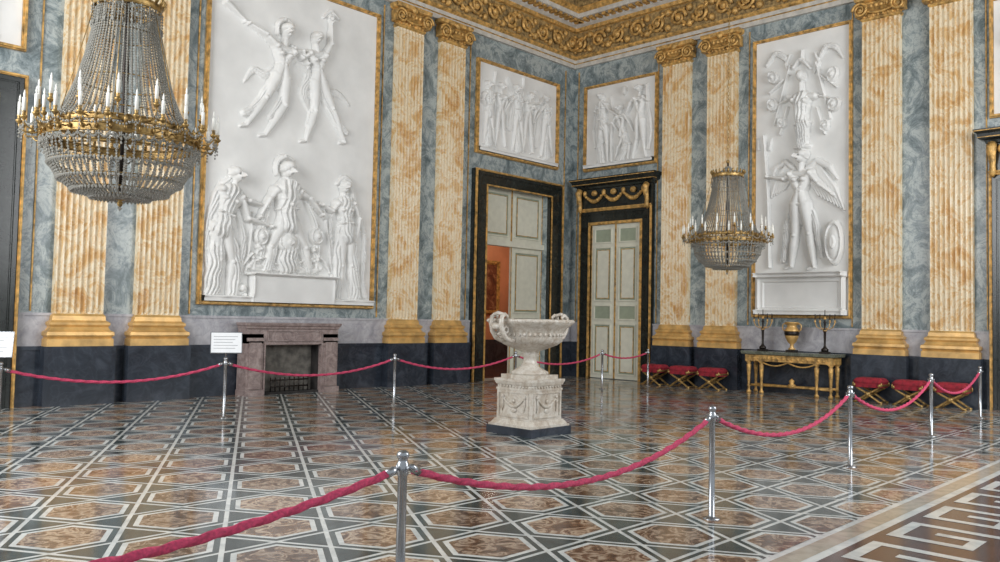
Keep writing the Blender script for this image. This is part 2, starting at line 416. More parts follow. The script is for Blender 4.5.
# closed doors with over-door entablature
def entabl(q,s0,s1,z0,con=True):
    q.box((s0,0.001,z0),(s1,.2,z0+.62),'black')
    q.rloft((s0+s1)/2,(s1-s0)/2,.2,[(0,z0+.62),(.04,z0+.64),(.06,z0+.7),(.16,z0+.74),(.18,z0+.84),(.24,z0+.9),(.24,z0+.94)],'black')
    q.box((s0-.17,.2,z0+.755),(s1+.17,.385,z0+.77),'gold');q.box((s0-.23,.2,z0+.89),(s1+.23,.45,z0+.91),'gold')
    q.box((s0,.2,z0),(s1,.225,z0+.04),'gold')
    n=3;w_=(s1-s0-.5)/n
    for k in range(n):
        a=s0+.25+k*w_
        q.tube([(a+w_*i/10,.24,z0+.46-.22*math.sin(pi*i/10)) for i in range(11)],[.025+.04*math.sin(pi*i/10) for i in range(11)],8,'gold')
        for i in range(1,10): q.ell((a+w_*i/10,.28,z0+.46-.22*math.sin(pi*i/10)),.04,'gold',6,5)
        q.ell((a+w_/2,.24,z0+.49),(.11,.06,.09),'gold')
    for k in range(n+1): q.ell((s0+.25+k*w_,.24,z0+.5),(.07,.06,.09),'gold')
    for c in (s0+.1,s1-.1):
        q.tube([(c,.3,z0+.6),(c,.38,z0+.5),(c,.34,z0+.35),(c,.27,z0+.15),(c,.3,z0-.02),(c,.24,z0-.1)],[.09,.1,.08,.06,.07,.03],8,'gold')
for nm,s0,s1 in (('door_2',.43,3.05),('door_3',11.62,14.25)):
    q=MB(['black','gold','doorc','doorg'],TB)
    i0,i1=s0+.42,s1-.42
    doorframe(q,s0,s1,i0,i1,5.09,4.62,.09);mid=(i0+i1)/2
    leaf(q,i0,mid-.005,.02,4.62,.02,[1.2,.35,1.3,.35]);leaf(q,mid+.005,i1,.02,4.62,.02,[1.2,.35,1.3,.35])
    entabl(q,s0,s1,5.09)
    q.obj(nm)
q=MB(['black','gold','doorc','doorg'],TA)
doorframe(q,-19.4,-15.62,-18.9,-16.1,5.86,5.42)
leaf(q,-18.9,-17.505,.02,5.42,.02,[1.2,.4,1.6]);leaf(q,-17.495,-16.1,.02,5.42,.02,[1.2,.4,1.6])
q.obj('door_4')
# adjoining room seen through the open door
for nm,a_,b_,mm in (('wall_adjoining_far',(-5,6.5,0),(6,6.7,7),'orange'),('wall_adjoining_left',(-5.2,.62,0),(-5,6.7,7),'orange'),('wall_adjoining_right',(6,.62,0),(6.2,6.7,7),'orange'),
    ('ceiling_adjoining',(-5.2,.62,7),(6.2,6.7,7.2),'cornwhite'),('floor_adjoining',(-5.2,.6,-.2),(6.2,6.7,0),'tred'),('wall_adjoining_near',(.62,.62,0),(6,.8,7),'orange'),('baseboard_adjoining',(-5,6.42,0),(6,6.5,.9),'plinth')):
    q=MB([mm]);q.box(a_,b_);q.obj(nm)
q=MB(['canvas','gold'],lambda s,o,z:(s,6.49-o,z));q.box((.8,0,2.0),(3.4,.05,3.9),'canvas');q.frame(.7,3.5,1.9,4.0,.16,0,.12,'gold');q.obj('framed_painting')

# ------------------------------------------------------------ reliefs
def homog(src,W,H):
    dst=[(0,H),(W,H),(W,0),(0,0)];A=[];B=[]
    for (x,y),(u_,v_) in zip(src,dst):
        A.append([x,y,1,0,0,0,-u_*x,-u_*y]);B.append(u_)
        A.append([0,0,0,x,y,1,-v_*x,-v_*y]);B.append(v_)
    h=np.linalg.solve(np.array(A,float),np.array(B,float))
    def f(x,y):
        d=h[6]*x+h[7]*y+1;return np.array([(h[0]*x+h[1]*y+h[2])/d,(h[3]*x+h[4]*y+h[5])/d])
    return f
def blur(h,n):
    for _ in range(n):
        hp=np.pad(h,1,mode='edge');h=(hp[:-2,1:-1]+hp[2:,1:-1]+hp[1:-1,:-2]+hp[1:-1,2:]+2*h)/6
    return h
class Relief:
    def __init__(s,W,H,quad,cell=.02):
        s.W,s.H=W,H;s.nx=int(W/cell)+1;s.ny=int(H/cell)+1
        s.U,s.V=np.meshgrid(np.linspace(0,W,s.nx),np.linspace(0,H,s.ny))
        s.h=np.zeros_like(s.U);s.q=homog(quad,W,H);s.k=0
    def cap(s,a,b,ra,rb,k=.75,lift=.02,folds=0,fa=.2,ph=0):
        a=np.array(a);b=np.array(b);d=b-a;L=np.hypot(*d)+1e-6
        t=((s.U-a[0])*d[0]+(s.V-a[1])*d[1])/L**2;tc=np.clip(t,0,1)
        r=ra+(rb-ra)*tc
        ex=s.U-(a[0]+tc*d[0]);ey=s.V-(a[1]+tc*d[1]);dd=np.hypot(ex,ey)
        sd=(-(s.U-a[0])*d[1]+(s.V-a[1])*d[0])/L
        if folds:
            r=r*(1+.06*np.sin(s.V*17+s.U*9+ph))
        x=np.clip(1-(dd/r)**2,0,1);hh=np.sqrt(x)*r*k+lift*np.clip(x*8,0,1)
        if folds:
            w_=sd/r+.22*np.sin(s.V*4.1+s.k)+.08*np.sin(s.V*12.7+1.7*s.k)
            f1=np.abs(np.sin(w_*folds*pi/2+ph+s.k*.7))**.7
            f2=np.abs(np.sin(w_*folds*pi*1.15+s.V*3.+s.k))**.8
            hh*=1-fa*(1-.6*f1-.4*f2)
            s.k+=1
        s.h=np.maximum(s.h,hh)
    def ell(s,c,rx,ry,k=.75,lift=.02,ring=False,flat=False,ang=0):
        ca,sa=math.cos(ang),math.sin(ang);X=(s.U-c[0]);Y=(s.V-c[1])
        x_=(X*ca+Y*sa)/rx;y_=(-X*sa+Y*ca)/ry;rr=np.sqrt(x_**2+y_**2);x=np.clip(1-rr**2,0,1)
        hh=np.sqrt(x)*min(rx,ry)*k+lift*np.clip(x*8,0,1)
        if ring: hh=np.where((rr>.8)&(rr<1),hh+.03,hh);hh=np.where(rr<.28,hh+.03,hh)
        s.h=np.maximum(s.h,hh)
    def cut(s,c,rx,ry,dep):
        rr=np.sqrt(((s.U-c[0])/rx)**2+((s.V-c[1])/ry)**2);s.h=s.h-dep*np.clip(1-rr**2,0,1)
    def rect(s,x0,y0,x1,y1,h):
        s.h=np.maximum(s.h,np.where((s.U>x0)&(s.U<x1)&(s.V>y0)&(s.V<y1),h,0))
    def chain(s,pts,rs,**k):
        # Catmull-Rom smoothed chain so cloth and limbs curve
        P=[np.array(x,float) for x in pts]
        if len(P)>2 and k.get('folds'):
            Q=[];Rr=[]
            for i in range(len(P)-1):
                p0=P[max(i-1,0)];p1=P[i];p2=P[i+1];p3=P[min(i+2,len(P)-1)]
                for j in range(4):
                    t=j/4;Q.append(.5*((2*p1)+(-p0+p2)*t+(2*p0-5*p1+4*p2-p3)*t*t+(-p0+3*p1-3*p2+p3)*t**3));Rr.append(rs[i]+(rs[i+1]-rs[i])*t)
            Q.append(P[-1]);Rr.append(rs[-1]);kk=s.k
            for i in range(len(Q)-1): s.k=kk;s.cap(Q[i],Q[i+1],Rr[i],Rr[i+1],**k)
            s.k=kk+1
            return
        for i in range(len(pts)-1): s.cap(pts[i],pts[i+1],rs[i],rs[i+1],**k)
    def person(s,head,hip,arms,legs,H,skirt=None,helmet=False,sw=1.0,nude=True,face=1):
        P=s.q;head=P(*head);hip=P(*hip);d=hip-head;L=np.hypot(*d);d/=L;n=np.array([-d[1],d[0]])
        if n[0]<0:n=-n
        nk=head+d*.075*H;sh=head+d*.14*H
        sl,sr=sh-n*.078*H*sw,sh+n*.078*H*sw
        waist=hip-d*.11*H
        if skirt:
            for pts,r0,r1,nf in skirt:
                pp=[P(*x) for x in pts];K=len(pp)
                s.chain(pp,[H*(r0+(r1-r0)*i/(K-1)) for i in range(K)],folds=nf,fa=.6,k=.72)
        hl,hr=hip-n*.038*H,hip+n*.038*H
        for (kn,ft),h0 in zip(legs,(hl,hr)):
            kn=P(*kn);ft=P(*ft);mid=ft*.35+kn*.65
            s.cap(h0,kn,.056*H,.033*H,k=1.0);s.cap(kn,mid,.033*H,.034*H,k=1.0);s.cap(mid,ft,.034*H,.017*H,k=1.0)
            s.ell(kn,.027*H,.03*H,k=1.5)
            s.cap(ft,ft+np.array([.05*H*face,-.018*H]),.018*H,.013*H)
        s.cap(nk-d*.02*H,sh,.027*H,.036*H,k=1.3)
        s.cap(sl+n*.01*H,waist,.045*H,.045*H,k=1.15);s.cap(sr-n*.01*H,waist,.045*H,.045*H,k=1.15)
        s.cap(waist,hl,.048*H,.05*H,k=1.1);s.cap(waist,hr,.048*H,.05*H,k=1.1)
        s.cap(sl,sr,.04*H,.04*H,k=1.2)
        s.ell(sh-n*.038*H+d*.05*H,.038*H,.032*H,k=2.15);s.ell(sh+n*.038*H+d*.05*H,.038*H,.032*H,k=2.15)
        for j in range(2):
            for e in (-1,1): s.ell(waist+d*(-.03+.035*j)*H+n*e*.015*H,.016*H,.016*H,k=3.6)
        if not nude:
            s.chain([sh,waist,hip],[.082*H*sw,.066*H*sw,.085*H],k=.95,folds=5,fa=.45)
            s.cap(waist-n*.05*H,waist+n*.05*H,.014*H,.014*H,k=4.5)
        for ar,s0 in zip(arms,(sl,sr)):
            e=P(*ar[0]);h_=P(*ar[1]);s.ell(s0,.034*H,.034*H,k=1.9);s.cap(s0,e,.031*H,.023*H,k=1.9);s.cap(e,h_,.025*H,.012*H,k=2.1);s.ell(h_,.016*H,.018*H,k=2.6)
            v=h_-e;v=v/(np.hypot(*v)+1e-6);vn=np.array([-v[1],v[0]])
            for fz in (-1,0,1): s.cap(h_,h_+v*.036*H+vn*fz*.012*H,.008*H,.005*H,k=3.)
        s.ell(head,.038*H,.054*H,k=1.9,lift=.04,ang=0)
        hb=head+np.array([-.016*H*face,.020*H]);s.ell(hb,.044*H,.042*H,k=1.75,lift=.03)
        for j in range(7):
            a=j*2*pi/7;s.ell(hb+np.array([.036*H*math.cos(a),.034*H*math.sin(a)]),.013*H,.013*H,k=2.2,lift=.045)
        s.ell(head+np.array([.006*H*face,-.006*H]),.03*H,.04*H,k=2.7,lift=.04)
        s.cap(head+np.array([.012*H*face,.010*H]),head+np.array([.016*H*face,-.010*H]),.006*H,.010*H,k=1,lift=.10*H)
        for e in (-1,1): s.cut(head+np.array([.010*H*face+e*.013*H,.008*H]),.009*H,.007*H,.035*H)
        s.cut(head+np.array([.012*H*face,-.024*H]),.014*H,.004*H,.03*H)
        if helmet:
            s.ell(head+np.array([0,.035*H]),.052*H,.042*H,k=1.9,lift=.05)
            s.chain([head+np.array([-.08*H,-.03*H]),head+np.array([-.075*H,.05*H]),head+np.array([-.02*H,.1*H]),head+np.array([.05*H,.085*H])],[.012*H,.020*H,.024*H,.012*H],k=1.6,folds=3)
    def build(s,T,s0,z0,name,base=.03,amp=1.0):
        h=blur(s.h,1)*amp
        h=h+1.1*(h-blur(h,16))*(h>.004)
        # gentle hand-modelled unevenness of the plaster ground
        h=h+.003*np.sin(s.U*6.3+2*np.sin(s.V*3.1))*np.sin(s.V*7.7+1.5*np.sin(s.U*4.4))
        h=np.maximum(h,-.02)
        ny,nx=h.shape
        S=s0+s.U;O=base+h;Z=z0+s.V
        if T is TA: co=np.stack([S,-O,Z],-1)
        else: co=np.stack([-O,-S,Z],-1)
        co=co.reshape(-1,3)
        idx=np.arange(nx*ny).reshape(ny,nx)
        fc=np.stack([idx[:-1,:-1],idx[:-1,1:],idx[1:,1:],idx[1:,:-1]],-1).reshape(-1,4)
        me=bpy.data.meshes.new(name);me.vertices.add(len(co));me.vertices.foreach_set('co',co.ravel())
        me.loops.add(fc.size);me.loops.foreach_set('vertex_index',fc.ravel())
        me.polygons.add(len(fc));me.polygons.foreach_set('loop_start',np.arange(0,fc.size,4));me.polygons.foreach_set('loop_total',np.full(len(fc),4))
        me.polygons.foreach_set('use_smooth',np.ones(len(fc),bool))
        me.materials.append(M['plaster']);me.update();me.validate()
        e=bpy.data.objects.new(name,None);COL.objects.link(e)
        o=bpy.data.objects.new('carved_figures',me);COL.objects.link(o);o.parent=e
        q=MB(['gold','white'],T);q.frame(s0-.08,s0+s.W+.08,z0-.08,z0+s.H+.08,.075,0.001,.13,'gold')
        q.obj('gilt_frame',parent=e)
        return e
# ---- large relief, back wall
r=Relief(4.34,7.13,[(207.5,-45),(381,14),(370,308),(193,303)],.014)
def ch(pts,rs,**k): r.chain([r.q(*p_) for p_ in pts],rs,**k)
# wind-blown drapery behind the flying pair
ch([(300,88),(318,96),(336,92),(350,104)],[.05,.12,.10,.03],folds=4,fa=.6,k=.4)
ch([(296,62),(308,74),(302,92),(310,112)],[.06,.12,.12,.04],folds=4,fa=.6,k=.4)
ch([(276,62),(262,72),(250,68),(240,80)],[.06,.10,.08,.02],folds=3,fa=.6,k=.45)
r.person((284,30),(278,76),[((262,32),(244,20)),((300,50),(306,62))],[((262,96),(242,124)),((282,104),(262,134))],2.8,skirt=[([(279,70),(266,88),(252,106),(240,112)],.06,.03,5),([(280,76),(280,96),(268,116)],.045,.03,4)],helmet=True,face=-1)
ch([(221,-2),(236,12),(250,24)],[.08,.03,.03],k=1.3)
r.person((315,36),(318,82),[((300,56),(292,46)),((330,42),(331,20))],[((314,110),(304,140)),((332,108),(345,142))],2.7,skirt=[([(318,78),(326,100),(338,124),(346,132)],.06,.035,5),([(317,82),(314,104),(308,124)],.05,.035,4)],face=-1)
ch([(324,14),(332,8),(340,16)],[.03,.06,.03],k=.8);r.ell(r.q(332,16),.09,.12,k=.8,ring=True)
# figures of the lower group
r.person((231,176),(213,230),[((243,202),(262,208)),((242,220),(266,228))],[((212,262),(204,294)),((226,264),(222,298))],3.0,skirt=[([(213,222),(208,262),(203,299)],.07,.065,5),([(220,228),(228,262),(226,299)],.055,.05,4),([(220,194),(205,216),(200,250),(202,272)],.045,.025,4),([(232,212),(238,240),(233,272)],.025,.03,3)],nude=False)
ch([(224,182),(213,194),(206,212)],[.13,.15,.11],folds=4,k=.7,fa=.5)
r.person((283,172),(284,226),[((264,200),(254,218)),((306,200),(320,216))],[((266,248),(262,272)),((302,250),(306,274))],3.2,skirt=[([(280,226),(268,250),(262,272)],.055,.04,5),([(288,226),(300,250),(306,272)],.055,.04,5),([(284,222),(284,266)],.06,.085,6),([(268,196),(258,228),(257,256)],.03,.03,3),([(302,196),(314,228),(315,256)],.03,.03,3)],helmet=True,nude=False,sw=1.2)
ch([(274,210),(284,216),(294,210)],[.05,.06,.05],k=2.6);r.ell(r.q(284,206),.09,.1,k=3.)
for (x,y,rx,ry) in ((284,244,.28,.26),(256,238,.16,.20),(314,238,.17,.20)): r.ell(r.q(x,y),rx,ry,k=.75,ring=True)
ch([(248,214),(244,250),(240,276)],[.025,.025,.025],k=1.6);ch([(322,206),(328,250),(330,278)],[.025,.025,.025],k=1.6)
r.person((254,250),(246,269),[((242,260),(236,270)),((264,260),(272,266))],[((262,269),(276,273)),((258,274),(268,282))],1.35)
r.person((310,252),(316,271),[((300,262),(292,269)),((322,264),(328,275))],[((304,274),(294,273)),((306,278),(296,284))],1.3,face=-1)
r.person((287,260),(298,273),[((280,268),(274,273)),((294,264),(302,262))],[((310,270),(317,279)),((308,276),(320,281))],1.2)
r.person((343,188),(345,238),[((330,212),(320,206)),((358,220),(354,246))],[((340,268),(337,298)),((350,268),(352,300))],2.85,skirt=[([(342,228),(337,262),(334,301)],.06,.055,4),([(348,228),(352,262),(354,302)],.065,.06,5),([(357,206),(365,240),(362,280),(364,298)],.022,.035,4),([(332,208),(329,236),(332,264)],.02,.025,3)],nude=False,face=-1)
ch([(337,184),(345,179),(352,189),(353,206)],[.05,.09,.09,.08],folds=3,k=.9)
for x,y,s_ in ((236,290,.09),(226,282,.07),(322,292,.09),(332,286,.07),(240,298,.06)): r.ell(r.q(x,y),s_,s_,k=1)
a=r.q(243,302);b_=r.q(330,279);r.rect(a[0],-1,b_[0],b_[1],.20);r.rect(a[0]-.06,b_[1]-.06,b_[0]+.06,b_[1],.25)
r.rect(-1,-1,9,.12,.18)
r.build(TA,-12.2,1.98,'stucco_relief')
# ---- small relief, back wall
r=Relief(3.37,2.5,[(475,57),(558,85),(556,171),(474,153)],.011)
ch([(506,78),(512,100),(508,130)],[.10,.14,.10],folds=4,fa=.6,k=.4);ch([(536,92),(539,116),(536,148)],[.08,.12,.10],folds=4,fa=.6,k=.4)
ch([(492,150),(491,80),(492,70)],[.018,.018,.03],k=1.6);ch([(521,156),(522,84),(522,76)],[.018,.018,.03],k=1.6)
for hx,hy,bx,arm,lg,sk in ((484,84,485,((478,100),(484,110)),1,1),(498,86,497,((508,98),(516,92)),0,0),(514,88,516,((505,104),(500,116)),1,1),(529,96,526,((538,104),(544,96)),0,0),(545,99,546,((537,114),(532,124)),1,1)):
    o2=(hx-484)*.20
    fy=146+o2*1.1
    r.person((hx,hy),(bx,114+o2*.7),[arm,((hx+5,hy+16),(hx+2,hy+28))],[((bx-3,fy-16),(bx-5,fy)),((bx+4,fy-15),(bx+6,fy))],1.95,
      skirt=[([(bx,hy+24),(bx-1,fy-14),(bx,fy)],.055,.075,5)] if sk else [([(bx+4,hy+10),(bx+8,fy-34),(bx+7,fy-20)],.03,.03,3)],nude=not sk,face=1 if hx<515 else -1)
r.rect(-1,-1,9,.1,.12)
r.build(TA,-4.29,6.39,'stucco_relief')
# ---- small relief, right wall
r=Relief(2.5,2.5,[(585,88),(659,70),(659,163),(585,174)],.011)
r.person((602,96),(604,128),[((596,112),(606,118)),((611,110),(620,116))],[((600,148),(597,167)),((608,146),(609,166))],1.95,skirt=[([(604,122),(601,146),(602,166)],.06,.08,6),([(595,108),(593,130),(595,150)],.02,.03,3)],nude=False)
r.person((622,108),(625,136),[((614,124),(620,132)),((632,122),(637,132))],[((632,146),(630,164)),((620,150),(617,164))],1.7,skirt=[([(625,134),(628,148),(622,164)],.065,.08,5)],face=-1)
r.person((643,86),(643,120),[((634,102),(629,114)),((652,98),(651,82))],[((640,140),(635,161)),((647,141),(650,160))],2.0,skirt=[([(650,100),(655,126),(652,150)],.03,.035,3)],face=-1)
r.ell(r.q(626,88),.09,.14,k=.8);r.chain([r.q(613,165),r.q(612,140),r.q(615,118),r.q(611,96)],[.05,.04,.03,.02],k=1)
r.rect(-1,-1,9,.1,.12)
r.build(TB,.55,6.39,'stucco_relief',amp=1.4)
# ---- large relief, right wall
r=Relief(2.42,7.13,[(753,42),(852,20),(856,320),(753,322)],.0125)
# wings made of rows of feathers
for i in range(9):
    f_=i/8.
    ch([(810+f_*16,170-8*math.sin(f_*3.1)),(814+f_*26,182+f_*6),(822+f_*28,196+f_*14)],[.05,.06,.022],k=.9,lift=.02)
    if i<7: ch([(797-f_*14,170-6*math.sin(f_*3.1)),(791-f_*20,180+f_*4),(786-f_*20,190+f_*12)],[.045,.05,.02],k=.8,lift=.02)
ch([(806,172),(820,160),(834,166),(842,178)],[.07,.09,.08,.03],k=.9)
ch([(798,172),(786,162),(776,168),(772,178)],[.06,.08,.07,.03],k=.8)
r.person((804,157),(803,206),[((786,180),(768,178)),((824,184),(838,194))],[((797,238),(793,270)),((813,236),(818,270))],3.05,skirt=[([(800,206),(790,224),(787,246),(784,264)],.04,.03,5),([(806,204),(816,218),(822,240),(826,258)],.035,.025,4),([(803,203),(803,224)],.06,.03,4)],sw=1.1,face=-1)
ch([(796,206),(811,206)],[.05,.05],k=3.2)
ch([(763,136),(768,200),(770,272)],[.03,.03,.03],k=1.7)
for dx in (-6,0,6): ch([(763+dx,150),(763+dx*1.2,138)],[.022,.012],k=1.4)
r.ell(r.q(840,244),.22,.56,k=.55,ring=True)
# trophy of arms carried above
r.ell(r.q(804,146),.24,.08,k=1.2);ch([(804,144),(804,124)],[.15,.20],k=.9,folds=7,fa=.5);r.ell(r.q(804,122),.26,.06,k=1.4)
ch([(803,118),(803,98)],[.18,.23],k=1.0,folds=5,fa=.35);ch([(790,96),(817,94)],[.09,.09],k=1.2)
r.ell(r.q(797,100),.10,.11,k=2.2);r.ell(r.q(809,100),.10,.11,k=2.2);r.ell(r.q(803,114),.13,.10,k=1.4)
ch([(803,90),(803,82)],[.07,.07],k=1.5);r.ell(r.q(803,74),.12,.15,k=1.6);ch([(794,66),(802,58),(812,66)],[.04,.06,.03],k=1.6,folds=2)
r.cut(r.q(800,74),.025,.02,.08);r.cut(r.q(807,74),.025,.02,.08)
ch([(803,58),(803,48)],[.05,.03],k=1.4)
for a,b_ in (((774,124),(790,64)),((766,108),(790,98)),((834,116),(818,60)),((844,98),(816,92)),((780,134),(788,106)),((828,132),(820,106)),((768,92),(784,78)),((840,84),(824,74))): ch([a,b_],[.025,.035],k=1.5)
for x,y,rx,ry in ((772,76,.13,.18),(836,72,.13,.20),(772,104,.14,.18),(838,102,.15,.18),(782,122,.11,.15),(828,124,.11,.15)): r.ell(r.q(x,y),rx,ry,k=.7,ring=True,ang=.3 if x<800 else -.3)
ch([(764,64),(774,52),(784,56),(788,64)],[.03,.08,.08,.03],k=.7,folds=4,fa=.6);ch([(820,56),(828,44),(838,44),(846,54)],[.03,.08,.08,.03],k=.7,folds=4,fa=.6)
ch([(790,52),(786,62),(790,72)],[.03,.06,.03],k=.8,folds=3);ch([(816,50),(820,60),(816,70)],[.03,.06,.03],k=.8,folds=3)
b_=r.q(760,279);a=r.q(853,277);r.rect(b_[0],-1,a[0],b_[1]-.1,.17);r.rect(b_[0]-.03,b_[1]-.12,a[0]+.03,b_[1],.25);r.rect(b_[0]-.03,-1,a[0]+.03,.12,.24)
pa=r.q(766,288);pb=r.q(848,312);r.h=np.where((r.U>pa[0])&(r.U<pb[0])&(r.V<pa[1])&(r.V>pb[1]),.145,r.h)
r.build(TB,6.17,1.98,'stucco_relief',amp=1.4)
# panels over the far doors (plainer carved figures)
for T,s0,W in ((TA,-19.1,3.37),(TB,11.7,2.5)):
    r=Relief(W,2.5,[(0,0),(100,0),(100,100),(0,100)],.03)
    for k in range(3):
        x=20+30*k
        r.person((x,18),(x,52),[((x-9,38),(x-4,50)),((x+9,36),(x+12,52))],[((x-4,75),(x-5,95)),((x+4,75),(x+6,95))],1.95,skirt=[([(x,40),(x,95)],.07,.09,5)],nude=False)
    r.build(T,s0,6.39,'stucco_relief')

# ------------------------------------------------------------ fireplace
q=MB(['pink','soot','ash','bronze'],TA)
q.box((-11.38,.14,0),(-10.98,.5,1.30),'pink');q.box((-9.48,.14,0),(-9.08,.5,1.30),'pink')
for c in (-11.18,-9.28):
    q.box((c-.14,.5,.14),(c+.14,.53,1.12),'pink');q.box((c-.22,.14,0),(c+.22,.56,.12),'pink');q.box((c-.195,.14,1.15),(c+.195,.54,1.22),'pink')
q.box((-11.38,.14,1.1),(-9.08,.5,1.42),'pink');q.frame(-10.9,-9.55,1.14,1.38,.03,.49,.53,'pink')
q.rloft(-10.23,1.13,.5,[(0,1.40),(.03,1.42),(.035,1.46),(.06,1.48),(.07,1.52),(.07,1.54)],'pink',back=.14)
q.box((-10.98,.14,0),(-10.9,.42,1.1),'soot');q.box((-9.56,.14,0),(-9.48,.42,1.1),'soot');q.box((-10.98,.14,0),(-9.48,.16,1.1),'ash')
q.box((-10.98,.14,0),(-9.48,.45,.05),'soot')
q.frame(-10.98,-9.48,-.03,1.12,.06,.4,.52,'pink',False)
q.tube([(-10.7,.36,.16),(-9.76,.36,.16)],.018,6,'bronze');q.tube([(-10.7,.36,.30),(-9.76,.36,.30)],.018,6,'bronze')
for i in range(9):
    x=-10.7+i*.1175;q.tube([(x,.36,.05),(x,.36,.36)],.013,6,'bronze')
q.obj('marble_fireplace')

# ------------------------------------------------------------ basin on pedestal
q=MB(['basin','plinth'])
def sq(hw0,z0,hw1,z1,mat): q.add([(-hw0,-hw0,z0),(hw0,-hw0,z0),(hw0,hw0,z0),(-hw0,hw0,z0),(-hw1,-hw1,z1),(hw1,-hw1,z1),(hw1,hw1,z1),(-hw1,hw1,z1)],[(0,3,2,1),(4,5,6,7),(0,1,5,4),(1,2,6,5),(2,3,7,6),(3,0,4,7)],mat)
sq(.46,0,.46,.12,'plinth');sq(.44,.12,.44,.15,'basin');sq(.42,.15,.37,.22,'basin');sq(.35,.22,.35,.66,'basin')
sq(.36,.66,.36,.69,'basin');sq(.345,.69,.345,.74,'basin')
sq(.36,.74,.38,.79,'basin');sq(.385,.79,.385,.83,'basin');sq(.31,.83,.31,.89,'basin')
for k in range(4):
    ca,sa=[(1,0),(0,1),(-1,0),(0,-1)][k]
    T2=lambda s_,o_,z_,ca=ca,sa=sa:(ca*o_-sa*s_,sa*o_+ca*s_,z_)
    q.T=T2;q.frame(-.31,.31,.25,.64,.03,.34,.368,'basin')
    q.tube([(-.22+.44*i/12,.355,.55-.13*math.sin(pi*i/12)) for i in range(13)],[.012+.02*math.sin(pi*i/12) for i in range(13)],7,'basin')
    for c in (-.22,0,.22): q.ell((c,.355,.56 if c else .50),(.035,.025,.035),'basin',8,6)
    for c in (-.22,.22): q.tube([(c,.355,.54),(c+.01,.355,.44),(c-.01,.355,.34)],[.014,.02,.006],6,'basin')
    q.ell((0,.352,.36),(.07,.02,.04),'basin')
    for i in range(11): q.ell((-.32+.064*i,.35,.715),(.02,.015,.022),'basin',6,5)
    q.T=None
q.lathe([(.29,.89),(.29,.93),(.23,.96),(.14,1.01),(.105,1.08),(.10,1.15),(.15,1.18),(.12,1.21),(.14,1.24),(.25,1.285),(.38,1.34),(.46,1.40),(.49,1.46),(.505,1.52),(.56,1.60),(.64,1.655),(.67,1.69),(.67,1.72),(.655,1.735),(.60,1.735),(.53,1.68),(.46,1.55),(.3,1.42),(.05,1.38)],64,(0,0,0),'basin',True,.08,32,(1.25,1.42))
for i in range(40):
    a=2*pi*i/40;q.ell((.658*math.cos(a),.658*math.sin(a),1.70),(.025,.025,.022),'basin',6,5)
    a+=pi/40;q.ell((.505*math.cos(a),.505*math.sin(a),1.50),(.022,.022,.03),'basin',6,5)
for sg in (-1,1):
    d=Vector((sg,0,0));n=Vector((0,1,0))
    for e in (-.10,.10):
        pts=[d*a+n*e+Vector((0,0,z)) for a,z in ((.46,1.42),(.56,1.41),(.66,1.45),(.74,1.55),(.77,1.66),(.75,1.76),(.69,1.80),(.64,1.77),(.65,1.73))]
        q.tube(pts,[.03,.033,.036,.036,.036,.034,.03,.025,.018],8,'basin')
        pts=[d*(.66+.045*math.cos(a))+n*e+Vector((0,0,1.57+.045*math.sin(a))) for a in [k*pi/6 for k in range(12)]]
        q.tube(pts,.018,6,'basin',closed=True)
    q.ell(tuple(d*.765+Vector((0,0,1.62))),(.05,.10,.05),'basin')
    q.tube([tuple(d*.71+n*-.10+Vector((0,0,1.79))),tuple(d*.73+Vector((0,0,1.82))),tuple(d*.71+n*.10+Vector((0,0,1.79)))],.028,8,'basin')
q.obj('marble_basin_on_pedestal',loc=(-10.74,-7.84,0),rz=.0)

# ------------------------------------------------------------ chandeliers
q=MB(['agedgilt','crystal','candle','bronze'])
def ring(r,z,t_,mat='agedgilt',n=48): q.tube([(r*math.cos(2*pi*i/n),r*math.sin(2*pi*i/n),z) for i in range(n)],t_,6,mat,closed=True)
def band(r,z0,z1,mat='agedgilt',n=48):
    for z in (z0,z1): ring(r,z,.012,mat,n)
    vs=[];fs=[]
    for i in range(n):
        a=2*pi*i/n
        vs+=[(r*math.cos(a),r*math.sin(a),z0),(r*math.cos(a),r*math.sin(a),z1)]
    for i in range(n): j=(i+1)%n;fs.append((2*i,2*j,2*j+1,2*i+1))
    q.add(vs,fs,mat,True)
def strings(prof,n,step,r,off=0):
    # prof: list of (radius,z); beads laid along n meridians
    L=[0]
    for a,b_ in zip(prof,prof[1:]): L.append(L[-1]+math.hypot(b_[0]-a[0],b_[1]-a[1]))
    k=int(L[-1]/step)
    for j in range(k+1):
        d=j*L[-1]/k;i=0
        while i<len(L)-2 and L[i+1]<d: i+=1
        f_=(d-L[i])/(L[i+1]-L[i]);rr=prof[i][0]+(prof[i+1][0]-prof[i][0])*f_;zz=prof[i][1]+(prof[i+1][1]-prof[i][1])*f_
        for m_ in range(n):
            a=2*pi*(m_+off)/n;q.bead((rr*math.cos(a),rr*math.sin(a),zz),r,'crystal')
bowl=[(.10,.02),(.30,.04),(.48,.10),(.61,.21),(.70,.36),(.74,.56)]
strings(bowl,56,.030,.016)
for r_,z in ((.30,.04),(.48,.10),(.61,.21),(.70,.36)):
    n=int(2*pi*r_/.04)
    for i in range(n): q.bead((r_*math.cos(2*pi*i/n),r_*math.sin(2*pi*i/n),z-.015),.02,'crystal')
    ring(r_-.005,z+.005,.006,'agedgilt',36)
q.lathe([(.0,-.07),(.025,-.05),(.03,-.02),(.015,.0),(.05,.01),(.1,.03),(.08,.05)],16,(0,0,0),'agedgilt');q.bead((0,0,-.08),.025,'crystal')
band(.76,.60,.68);band(.66,.74,.79)
